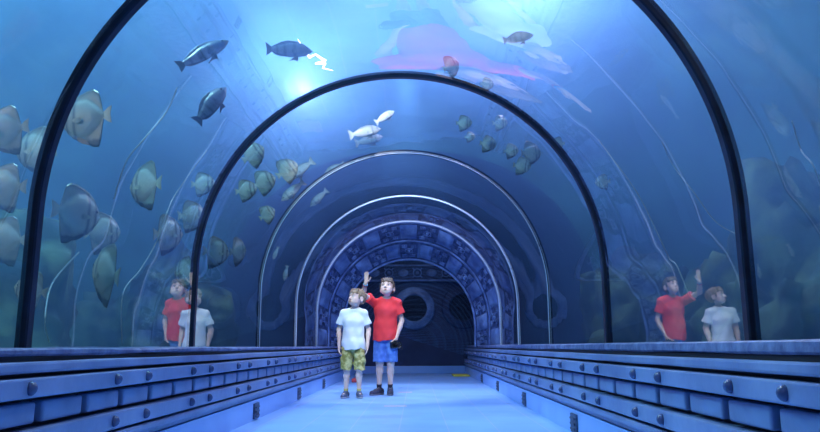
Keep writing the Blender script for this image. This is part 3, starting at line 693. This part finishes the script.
# ------------------------------------------------------------------ people (signed-distance bodies turned into one continuous mesh)
def surface_net(F, org, h):
    nx, ny, nz = F.shape; ins = F < 0
    acc = np.zeros((nx-1, ny-1, nz-1, 3)); cnt = np.zeros((nx-1, ny-1, nz-1))
    for ax in range(3):
        sl0 = [slice(None)]*3; sl1 = [slice(None)]*3; sl0[ax] = slice(0, -1); sl1[ax] = slice(1, None)
        a, b = F[tuple(sl0)], F[tuple(sl1)]; cr = (a < 0) != (b < 0)
        t = np.where(cr, a/np.where(cr, a-b, 1), 0)
        o1, o2 = [x for x in range(3) if x != ax]
        for d1 in (0, 1):
            for d2 in (0, 1):
                s = [slice(None)]*3; s[o1] = slice(d1, F.shape[o1]-1+d1); s[o2] = slice(d2, F.shape[o2]-1+d2)
                c = cr[tuple(s)]; tt = t[tuple(s)]
                acc[..., ax] += np.where(c, tt, 0); acc[..., o1] += np.where(c, d1, 0); acc[..., o2] += np.where(c, d2, 0); cnt += c
    act = cnt > 0; idx = -np.ones(act.shape, int); idx[act] = np.arange(act.sum())
    ijk = np.argwhere(act); V = (ijk+acc[act]/cnt[act][:, None])*h+np.array(org)
    Q = []
    for ax in range(3):
        sl0 = [slice(1, -1)]*3; sl1 = [slice(1, -1)]*3; sl0[ax] = slice(0, -1); sl1[ax] = slice(1, None)
        a, b = ins[tuple(sl0)], ins[tuple(sl1)]
        o1, o2 = [(1, 2), (2, 0), (0, 1)][ax]
        for sg in (0, 1):
            e = np.argwhere(a & ~b) if sg == 0 else np.argwhere(~a & b)
            if len(e) == 0: continue
            off = np.array([1, 1, 1]); off[ax] = 0; e = e+off
            d1 = np.zeros(3, int); d1[o1] = 1; d2 = np.zeros(3, int); d2[o2] = 1
            q = [idx[tuple((e-m).T)] for m in (0*d1, d1, d1+d2, d2)]
            q = np.stack(q, 1); Q.append(q if sg == 0 else q[:, ::-1])
    Q = np.concatenate(Q); Q = Q[(Q >= 0).all(1)]
    return V, Q

class Field:
    def __init__(s, lo, hi, h):
        s.lo = np.array(lo, float); s.h = h; s.n = np.ceil((np.array(hi)-s.lo)/h).astype(int)+1
        s.F = np.full(s.n, 1.0, np.float32)
    def grid(s, a, b):
        i0 = np.clip(np.floor((np.array(a)-s.lo)/s.h).astype(int), 0, s.n); i1 = np.clip(np.ceil((np.array(b)-s.lo)/s.h).astype(int)+1, 0, s.n)
        ax = [s.lo[k]+s.h*np.arange(i0[k], i1[k]) for k in range(3)]
        X, Y, Z = np.meshgrid(*ax, indexing='ij', sparse=False)
        return tuple(slice(i0[k], i1[k]) for k in range(3)), X.astype(np.float32), Y.astype(np.float32), Z.astype(np.float32)
    def apply(s, sl, d, k, op='u'):
        F = s.F[sl]
        if op == 'u':
            if k > 0: hh = np.clip(.5+.5*(F-d)/k, 0, 1); s.F[sl] = F*(1-hh)+d*hh-k*hh*(1-hh)
            else: s.F[sl] = np.minimum(F, d)
        elif op == 's':
            d = -d
            if k > 0: hh = np.clip(.5-.5*(F-d)/k, 0, 1); s.F[sl] = F*(1-hh)+d*hh+k*hh*(1-hh)
            else: s.F[sl] = np.maximum(F, d)
    def cap(s, a, b, ra, rb, k=.02, op='u', flat=None, infl=0, cut=None):
        a = np.array(a, float); b = np.array(b, float); ra += infl; rb += infl; m = max(ra, rb)*(1.4 if flat else 1)+k+.02
        sl, X, Y, Z = s.grid(np.minimum(a, b)-m, np.maximum(a, b)+m)
        if X.size == 0: return
        v = b-a; L = max(v@v, 1e-9); px, py, pz = X-a[0], Y-a[1], Z-a[2]
        t = np.clip((px*v[0]+py*v[1]+pz*v[2])/L, 0, 1)
        dx, dy, dz = px-t*v[0], py-t*v[1], pz-t*v[2]
        if flat: dx = dx/flat[0]; dy = dy/flat[1]; dz = dz/flat[2]
        D_ = np.sqrt(dx*dx+dy*dy+dz*dz)-(ra+t*(rb-ra))
        if cut is not None: D_ = np.maximum(D_, cut(X, Y, Z))
        s.apply(sl, D_, k, op)
    def ell(s, c, r, k=.02, op='u', R=None, infl=0):
        c = np.array(c, float); r = np.array(r, float)+infl; m = r.max()+k+.02
        sl, X, Y, Z = s.grid(c-m, c+m)
        if X.size == 0: return
        p = [X-c[0], Y-c[1], Z-c[2]]
        if R is not None: p = [sum(R[j, i]*p[j] for j in range(3)) for i in range(3)]
        q = np.sqrt(sum((p[i]/r[i])**2 for i in range(3))); q2 = np.sqrt(sum((p[i]/r[i]**2)**2 for i in range(3)))
        s.apply(sl, q*(q-1)/np.maximum(q2, 1e-4), k, op)
    def plane(s, fn, lo=None, hi=None):
        """cut away where fn(X,Y,Z) > 0"""
        sl, X, Y, Z = s.grid(lo if lo is not None else s.lo, hi if hi is not None else s.lo+s.n*s.h)
        s.F[sl] = np.maximum(s.F[sl], fn(X, Y, Z))
    def disp(s, fn):
        sl, X, Y, Z = s.grid(s.lo, s.lo+s.n*s.h); s.F[sl] += fn(X, Y, Z)
    def mesh(s, name, mat, parent, smooth=2):
        s.F[0] = s.F[-1] = 1; s.F[:, 0] = s.F[:, -1] = 1; s.F[:, :, 0] = s.F[:, :, -1] = 1
        V, Q = surface_net(s.F, s.lo, s.h)
        me = bpy.data.meshes.new(name); me.from_pydata(V.tolist(), [], Q.tolist()); me.update()
        if smooth:
            bm = bmesh.new(); bm.from_mesh(me)
            for _ in range(smooth): bmesh.ops.smooth_vert(bm, verts=bm.verts, factor=.4, use_axis_x=True, use_axis_y=True, use_axis_z=True)
            bmesh.ops.recalc_face_normals(bm, faces=bm.faces)
            bm.to_mesh(me); bm.free()
        return link(name, me, mat, parent, True)

def npR(yaw, pitch, roll=0):
    """head frame: local -Y is the face direction"""
    return np.array((Matrix.Rotation(yaw, 3, 'Z') @ Matrix.Rotation(pitch, 3, 'X') @ Matrix.Rotation(roll, 3, 'Y')))

def make_boy(P):
    """P: pose in metres in the figure's frame; x to the photo's right, -y toward the camera, z up"""
    root = empty('person', P['loc'], 0); tag(root, P['label'], 'person', None)
    H = P['H']; k = H/1.37
    V3 = lambda *a: np.array(a, float)
    # ---- body
    h = .0052*k if k > .9 else .0048
    lo = (-.36*k-.02, -.42*k, -.01); hi = (.36*k, .22*k, H+.09)
    B = Field(lo, hi, h)
    hc = V3(*P['head']); Rh = npR(*P['headrot']); s = P['hs']
    hp = lambda x, y, z: hc+Rh@V3(x, y, z)*s
    neck = V3(*P['neck']); chest = V3(*P['chest']); waist = V3(*P['waist']); hips = V3(*P['hips'])
    B.cap(hips, waist, .088*k, .080*k, .03, flat=(1.22, .88, 1)); B.cap(waist, chest, .080*k, .090*k, .03, flat=(1.22, .86, 1))
    B.cap(chest, neck-V3(0, 0, .05*k), .090*k, .052*k, .03, flat=(1.25, .9, 1))
    B.cap(neck-V3(0, 0, .05*k), hp(0, .015, -.055), .036*k, .033*k, .02)
    for sd in ('L', 'R'):
        sh, el, wr = (V3(*P['arm'+sd][i]) for i in range(3))
        B.cap(neck-V3(0, 0, .045*k), sh, .040*k, .038*k, .03)
        B.cap(sh, el, .038*k, .028*k, .02); B.cap(el, el+(wr-el)*.35, .028*k, .029*k, .015); B.cap(el+(wr-el)*.35, wr, .029*k, .019*k, .015)
        # hand: palm, four fingers, thumb
        f = V3(*P['hand'+sd][0]); f /= np.linalg.norm(f); n = V3(*P['hand'+sd][1]); n -= f*(n@f); n /= np.linalg.norm(n)
        x = np.cross(f, n)*P['hand'+sd][3]   # toward the thumb side
        curl = P['hand'+sd][2]; hl = .145*k
        pc = wr+f*hl*.28
        B.cap(wr, wr+f*hl*.18, .018*k, .019*k, .012)
        for q in (-1.2, -.4, .4, 1.2):
            B.cap(wr+f*hl*.12+x*q*.006*k, wr+f*hl*.48+x*q*.0145*k, .0105*k, .0095*k, .010)
        for q, ln in ((-1.2, .36), (-.4, .45), (.4, .48), (1.2, .43)):
            p = wr+f*hl*.48+x*q*.0155*k; sp = x*q*.05
            d = f+sp; a_ = .15
            for j, (sg, cu) in enumerate(((.45, .35), (.32, 1.0), (.23, 1.6))):
                an = curl*cu; dd = f*math.cos(an)+n*math.sin(an)+sp; dd /= np.linalg.norm(dd)
                p2 = p+dd*hl*ln*sg; B.cap(p, p2, (.0076-.0006*j)*k, (.0070-.0006*j)*k, .004); p = p2
        p = wr+f*hl*.14+x*.018*k
        for j, (sg, o1) in enumerate(((.22, .9), (.18, .55), (.14, .35))):
            dd = f*.8+x*o1+n*(.3+curl*.3*j); dd /= np.linalg.norm(dd); p2 = p+dd*hl*sg
            B.cap(p, p2, (.0098-.0008*j)*k, (.0090-.0008*j)*k, .007); p = p2
    for sd in ('L', 'R'):
        hj, kn, an, toe = (V3(*P['leg'+sd][i]) for i in range(4))
        B.cap(hj, kn, .062*k, .042*k, .03); B.cap(kn, kn+(an-kn)*.3+V3(0, .012*k, 0), .040*k, .041*k, .02); B.cap(kn+(an-kn)*.3+V3(0, .012*k, 0), an, .040*k, .024*k, .015)
        B.ell(kn+V3(0, -.018*k, 0), (.030*k, .026*k, .034*k), .015)
        B.cap(an-V3(0, 0, .02*k), toe-V3(0, 0, .0), .026*k, .02*k, .02)
    # head
    e = lambda x, y, z, r, kk=.012, op='u': B.ell(hp(x, y, z), V3(*r)*s, kk*s, op, Rh)
    e(0, .012, .028, (.073, .090, .080)); e(0, -.028, -.020, (.058, .058, .066), .03); e(0, -.052, -.066, (.030, .026, .024), .025)
    e(.034, -.045, -.052, (.022, .03, .022), .03); e(-.034, -.045, -.052, (.022, .03, .022), .03)
    e(.036, -.062, -.022, (.022, .016, .018), .02); e(-.036, -.062, -.022, (.022, .016, .018), .02)
    e(0, -.072, .030, (.050, .018, .022), .03)
    for q in (-1, 1):
        e(q*.030, -.094, .004, (.017, .013, .011), .014, 's')
        e(q*.076, .014, -.008, (.010, .020, .031), .006); e(q*.083, .006, -.006, (.006, .011, .018), .004, 's')
        e(q*.0085, -.096, -.027, (.0085, .008, .0075), .008)
    B.cap(hp(0, -.084, .010), hp(0, -.104, -.024), .0075*s, .0105*s, .010*s)
    B.cap(hp(-.017, -.083, -.055), hp(.017, -.083, -.055), .0065*s, .0065*s, .008*s)
    body = B.mesh('body', M['skin'], root, 1)
    # eyes, brows, lips
    for q in (-1, 1):
        bm = bmesh.new(); add_sph(bm, hp(q*.030, -.076, .004), .0118*s, u=14, v=10); obj('eye', bm, M['wht'], root, True)
        g = V3(*P.get('gaze', (0, -1, .25))); g = Rh@(g/np.linalg.norm(g))
        bm = bmesh.new(); add_sph(bm, hp(q*.030, -.076, .004)+g*.0052*s, .0084*s, u=12, v=8); obj('iris', bm, M['iris'], root, True)
        bm = bmesh.new(); add_tube(bm, [hp(q*x_, y_, z_) for x_, y_, z_ in ((.012, -.0885, .020), (.022, -.0895, .026), (.034, -.086, .0265), (.046, -.076, .021))], [.002*s, .0034*s, .0034*s, .0018*s], 6); obj('eyebrow', bm, P['hair'], root, True)
    bm = bmesh.new(); add_tube(bm, [hp(*c) for c in ((-.021, -.0825, -.054), (-.010, -.0895, -.0515), (0, -.0905, -.0535), (.010, -.0895, -.0515), (.021, -.0825, -.054))], [.001*s, .0036*s, .004*s, .0036*s, .001*s], 8)
    add_tube(bm, [hp(*c) for c in ((-.018, -.082, -.058), (-.008, -.088, -.0605), (.008, -.088, -.0605), (.018, -.082, -.058))], [.001*s, .0042*s, .0042*s, .001*s], 8); obj('lips', bm, M['lips'], root, True)
    # hair
    Hf = Field(hc-.16*s, hc+.16*s, .0036)
    he = lambda x, y, z, r, kk=.01, op='u': Hf.ell(hp(x, y, z), V3(*r)*s, kk*s, op, Rh)
    he(0, .016, .034, (.081, .098, .086)); he(0, .048, .006, (.068, .060, .052), .02)
    fr = P['fringe']
    he(0, -.070, .048, (.052, .030, .028), .02)
    for i in range(9):
        a_ = (i-4)/4; Hf.cap(hp(a_*.055, -.055-.018*(1-a_*a_), .085), hp(a_*.060+fr*.010, -.062-.030*(1-a_*a_), .044+.006*math.sin(i*2.3)), .013*s, .006*s, .008*s)
    for q in (-1, 1): Hf.cap(hp(q*.072, -.028, .035), hp(q*.074, -.020, -.012), .010*s, .005*s, .01*s)
    # face opening
    Ri = Rh.T
    def loc(X, Y, Z):
        d = [X-hc[0], Y-hc[1], Z-hc[2]]; return [sum(Ri[i, j]*d[j] for j in range(3))/s for i in range(3)]
    def cutface(X, Y, Z):
        x, y, z = loc(X, Y, Z)
        a_ = np.minimum(np.minimum(.036+.010*np.cos(x*90)-z, -(y+.030)), .064-np.abs(x)); b_ = np.minimum(-.045-z, .10+0*z)
        c_ = np.minimum(np.minimum(.026-z, z+.05), np.minimum(-(y-.036), np.abs(x)-.060)); c_ = np.minimum(c_, y+.012)
        return np.maximum(np.maximum(a_, b_), c_)*s
    Hf.plane(cutface)
    Hf.disp(lambda X, Y, Z: (.0028*np.sin(loc(X, Y, Z)[0]*260+loc(X, Y, Z)[1]*90)*np.sin(loc(X, Y, Z)[1]*120+1)).astype(np.float32))
    Hf.mesh('hair', P['hair'], root, 1)
    # ---- t-shirt
    hem = P['hem']; hm = .006
    T = Field(lo, hi, h*1.05)
    I = .016*k
    T.cap(hips+V3(0, 0, .0), waist, .092*k, .088*k, .03, flat=(1.30, .95, 1), infl=I*.8); T.cap(hips-V3(0, 0, .13*k), hips, .106*k, .096*k, .03, flat=(1.30, .95, 1), infl=I*.8)
    T.cap(waist, chest, .088*k, .092*k, .03, flat=(1.28, .92, 1), infl=I*.8)
    T.cap(chest, neck-V3(0, 0, .055*k), .092*k, .054*k, .03, flat=(1.26, .92, 1), infl=I*.5)
    for sd in ('L', 'R'):
        sh, el, wr = (V3(*P['arm'+sd][i]) for i in range(3)); sl_ = P['sleeve']
        T.cap(neck-V3(0, 0, .04*k), sh, .036*k, .040*k, .03, infl=.008*k)
        d = (el-sh); d /= np.linalg.norm(d); c0 = sh+(el-sh)*sl_; en = sh+(el-sh)*(sl_+.2)
        T.cap(sh, en, .040*k, .060*k, .022, infl=.004, cut=lambda X, Y, Z: (X-c0[0])*d[0]+(Y-c0[1])*d[1]+(Z-c0[2])*d[2])
    T.plane(lambda X, Y, Z: hem+.006*np.sin(X*22)+.0*Y-Z)
    # neck hole
    nb = neck-V3(0, .0, .016*k); nd = V3(0, -.35, 1.); nd /= np.linalg.norm(nd)
    T.plane(lambda X, Y, Z: (np.minimum((X-nb[0])*nd[0]+(Y-nb[1])*nd[1]+(Z-nb[2])*nd[2], .062*k-np.sqrt((X-nb[0])**2+(Y-nb[1])**2))), nb-.12*k, nb+.12*k)
    ph = P['ph']
    T.disp(lambda X, Y, Z: (.0048*np.sin(Z*21+X*26+ph)*np.sin(X*19-Z*9+ph*2)+.003*np.sin(X*60+Z*25+ph)*np.clip((chest[2]-Z)*3, 0, 1)+.001*np.sin(Z*50-X*60)).astype(np.float32))
    T.mesh('t_shirt', P['shirt'], root, 1)
    # ---- shorts
    Z0 = P['short_hem']; D = Field(lo, (hi[0], hi[1], hips[2]+.16*k), h*1.05)
    D.cap(hips-V3(0, 0, .02*k), hips+V3(0, 0, .06*k), .092*k, .088*k, .03, flat=(1.26, .95, 1), infl=.006)
    for sd in ('L', 'R'):
        hj, kn, an, toe = (V3(*P['leg'+sd][i]) for i in range(4)); e2 = kn+(kn-hj)*.12; dx = V3(.004 if sd == 'R' else -.004, 0, 0)
        D.cap(hj, e2+dx*2, .078*k, .066*k*P['baggy'], .014)
        if P['cargo']:
            pc = hj+(kn-hj)*.62+V3((.062 if sd == 'R' else -.062)*k, -.015, 0); D.ell(pc, (.022*k, .045*k, .05*k), .012)
    D.plane(lambda X, Y, Z: Z0+.004*np.sin(X*40)-Z)
    D.plane(lambda X, Y, Z: np.minimum(Z-(hips[2]+.10*k), 1.0))
    D.disp(lambda X, Y, Z: (.0034*np.sin(Z*52+X*30+ph)*np.sin(X*40-Z*20)+.002*np.sin(X*90+Z*30)).astype(np.float32))
    D.mesh('shorts', P['short_mat'], root, 1)
    # ---- shoes and socks
    for sd in ('L', 'R'):
        hj, kn, an, toe = (V3(*P['leg'+sd][i]) for i in range(4))
        f = V3(toe[0]-an[0], toe[1]-an[1], 0); f /= np.linalg.norm(f); base = V3(an[0], an[1], 0)
        L = .215*k; hl = base-f*.045*k; tp = hl+f*L*.86
        X0 = np.minimum(hl, tp)-.08*k; X1 = np.maximum(hl, tp)+.08*k; X0[2] = -.012; X1[2] = .14*k
        Sx = Field(X0, X1, .0042)
        up = V3(0, 0, 1.)
        Sx.cap(hl+up*.034*k, hl+f*L*.5+up*.034*k, .031*k, .030*k, .02); Sx.cap(hl+f*L*.5+up*.030*k, tp+up*.026*k, .034*k, .028*k, .02)
        Sx.cap(hl+up*.05*k, hl+f*.045*k+up*.066*k, .026*k, .029*k, .02); Sx.cap(hl+f*.05*k+up*.060*k, hl+f*.11*k+up*.038*k, .026*k, .026*k, .02)
        Sx.plane(lambda X, Y, Z: .016*k-Z); so = Sx.mesh('shoe', P['shoe'], root, 1)
        Sb = Field(X0, X1, .0042)
        Sb.cap(hl+up*.02*k, hl+f*L*.5+up*.02*k, .035*k, .034*k, .02); Sb.cap(hl+f*L*.5+up*.02*k, tp+up*.02*k, .038*k, .031*k, .02)
        Sb.plane(lambda X, Y, Z: np.maximum(.001-Z, Z-.019*k)); ob = Sb.mesh('shoe_sole', P['sole'], so, 0)
        bm = bmesh.new()
        for q in range(3):
            c = hl+f*(.07+.022*q)*k+up*(.088-.012*q)*k; w = np.cross(f, up)*.018*k
            add_tube(bm, [c-w-up*.006, c, c+w-up*.006], .003*k, 6)
        obj('laces', bm, M['sole'], so, True)
        bm = bmesh.new(); a_ = an+(kn-an)*P['sock_h']
        add_tube(bm, [an-V3(0, 0, .015*k), an+(a_-an)*.5, a_], [.031*k, .028*k, .0285*k+P['sock_h']*.02], 16); obj('sock', bm, P['sock'], root, True)
    return root

BOY_RED = dict(H=1.37, loc=(-.235, 8.30, 0), label='older boy in a red t-shirt and blue denim shorts raising one arm', hs=1.06,
  head=(.016, -.038, 1.220), headrot=(-.18, -.38, .0), neck=(.012, -.005, 1.135), chest=(0, 0, .97), waist=(-.005, 0, .80), hips=(-.01, 0, .68),
  armL=((-.130, .0, 1.055), (-.262, -.15, 1.150), (-.222, -.27, 1.258)), armR=((.138, .005, 1.055), (.185, .035, .845), (.125, -.045, .655)),
  handL=((.10, -.12, 1), (-.3, -1, 0), .25, 1), handR=((-.15, -.15, -1), (-1, .35, 0), .75, -1),
  legL=((-.065, 0, .635), (-.072, -.01, .36), (-.078, .02, .075), (-.15, -.09, .03)), legR=((.06, 0, .635), (.055, -.01, .36), (.050, .02, .075), (.055, -.12, .03)),
  hem=.615, short_hem=.375, sleeve=.60, baggy=1.12, cargo=False, ph=.5, fringe=.4, gaze=(0, -1, .3), sock_h=.16,
  shirt=M['red'], short_mat=M['denim'], hair=M['hair_b'], shoe=M['shoe_n'], sole=M['sole_d'], sock=M['sock_d'])
BOY_WHITE = dict(H=1.20, loc=(-.575, 7.84, 0), label='younger boy in a white t-shirt and patterned khaki cargo shorts', hs=.98,
  head=(.036, -.02, 1.072), headrot=(-.80, -.26, .0), neck=(.010, .0, .985), chest=(0, 0, .83), waist=(0, 0, .69), hips=(0, 0, .585),
  armL=((-.112, 0, .912), (-.165, .03, .735), (-.155, -.03, .575)), armR=((.112, 0, .912), (.165, .035, .735), (.160, -.04, .575)),
  handL=((.05, -.15, -1), (1, -.2, 0), .45, -1), handR=((-.05, -.2, -1), (-1, -.2, 0), .45, 1),
  legL=((-.060, 0, .545), (-.068, -.01, .31), (-.078, .02, .065), (-.100, -.10, .03)), legR=((.060, 0, .545), (.066, -.01, .31), (.066, .02, .065), (.092, -.10, .03)),
  hem=.515, short_hem=.298, sleeve=.68, baggy=1.05, cargo=True, ph=2.1, fringe=-.5, gaze=(-.25, -1, .3), sock_h=.14,
  shirt=M['white'], short_mat=M['khaki'], hair=M['hair_l'], shoe=M['shoe_g'], sole=M['sole'], sock=M['sock_y'])
br = make_boy(BOY_RED); bw = make_boy(BOY_WHITE)
# wristbands on the raised wrist
for (z, m_) in ((0.0, M['band']), (.016, M['red'])):
    a = Vector(BOY_RED['armL'][1]); b = Vector(BOY_RED['armL'][2]); d = (b-a).normalized(); c = b-d*(.012+z)
    x = d.orthogonal().normalized(); y = d.cross(x)
    bm = bmesh.new(); add_tube(bm, [c+(x*math.cos(2*PI*k/18)+y*math.sin(2*PI*k/18))*.024 for k in range(18)], .0055, 6, True); obj('wristband', bm, m_, br, True)
# black camera held in the lowered hand
cm = empty('camera_in_hand', (-.235+.115, 8.30-.075, .565), .5); cm.name = 'compact_camera'; tag(cm, 'small black camera hanging from the hand of the boy in red', 'camera')
bm = bmesh.new(); add_box(bm, (0, 0, 0), (.125, .045, .075), .014, seg=3); add_box(bm, (-.005, 0, .042), (.05, .036, .022), .006); add_box(bm, (-.052, -.006, 0), (.03, .055, .07), .012, seg=3); obj('camera_body', bm, M['plastic'], cm, True)
bm = bmesh.new(); add_lathe(bm, [(.030, .018), (.031, .03), (.029, .05), (.031, .055), (.031, .07), (.024, .072), (.022, .066)], 24, Matrix.Translation((.012, 0, -.002)) @ Matrix.Rotation(PI/2, 4, 'X')); obj('lens_barrel', bm, M['plastic'], cm, True)
bm = bmesh.new(); add_sph(bm, (.012, -.064, -.002), .021, (1, .25, 1)); obj('lens_glass', bm, M['lensg'], cm, True)
bm = bmesh.new(); add_tube(bm, [(.06, 0, .03), (.085, -.01, .0), (.088, -.01, -.04), (.06, 0, -.055), (.03, .0, -.05)], .004, 6); obj('strap', bm, M['plastic'], cm, True)

# ------------------------------------------------------------------ lamps and added fills
def area(name, loc, rot, sx, sy, c, p, spread=180):
    l = bpy.data.lights.new(name, 'AREA'); l.shape = 'RECTANGLE'; l.size = sx; l.size_y = sy; l.color = c; l.energy = p; l.spread = math.radians(spread)
    o = bpy.data.objects.new(name, l); col.objects.link(o); o.location = loc; o.rotation_euler = rot; return o
def spot(name, loc, tgt, c, p, ang, blend=.6, r=.12):
    l = bpy.data.lights.new(name, 'SPOT'); l.color = c; l.energy = p; l.spot_size = math.radians(ang); l.spot_blend = blend; l.shadow_soft_size = r
    o = bpy.data.objects.new(name, l); col.objects.link(o); o.location = loc
    o.rotation_euler = (Vector(tgt)-Vector(loc)).to_track_quat('-Z', 'Y').to_euler(); return o
LIGHTS()
w = bpy.data.worlds.new('world'); sc.world = w; w.use_nodes = True
w.node_tree.nodes['Background'].inputs[0].default_value = (*WORLD[0], 1); w.node_tree.nodes['Background'].inputs[1].default_value = WORLD[1]
sc.view_settings.view_transform = 'Standard'; sc.view_settings.look = 'None'; sc.view_settings.gamma = 1; sc.view_settings.exposure = EXPO
cy = sc.cycles; cy.max_bounces = 10; cy.transparent_max_bounces = 24; cy.volume_bounces = 1; cy.glossy_bounces = 4; cy.diffuse_bounces = 3
cy.use_denoising = True; cy.sample_clamp_indirect = 4; cy.caustics_reflective = False; cy.caustics_refractive = False
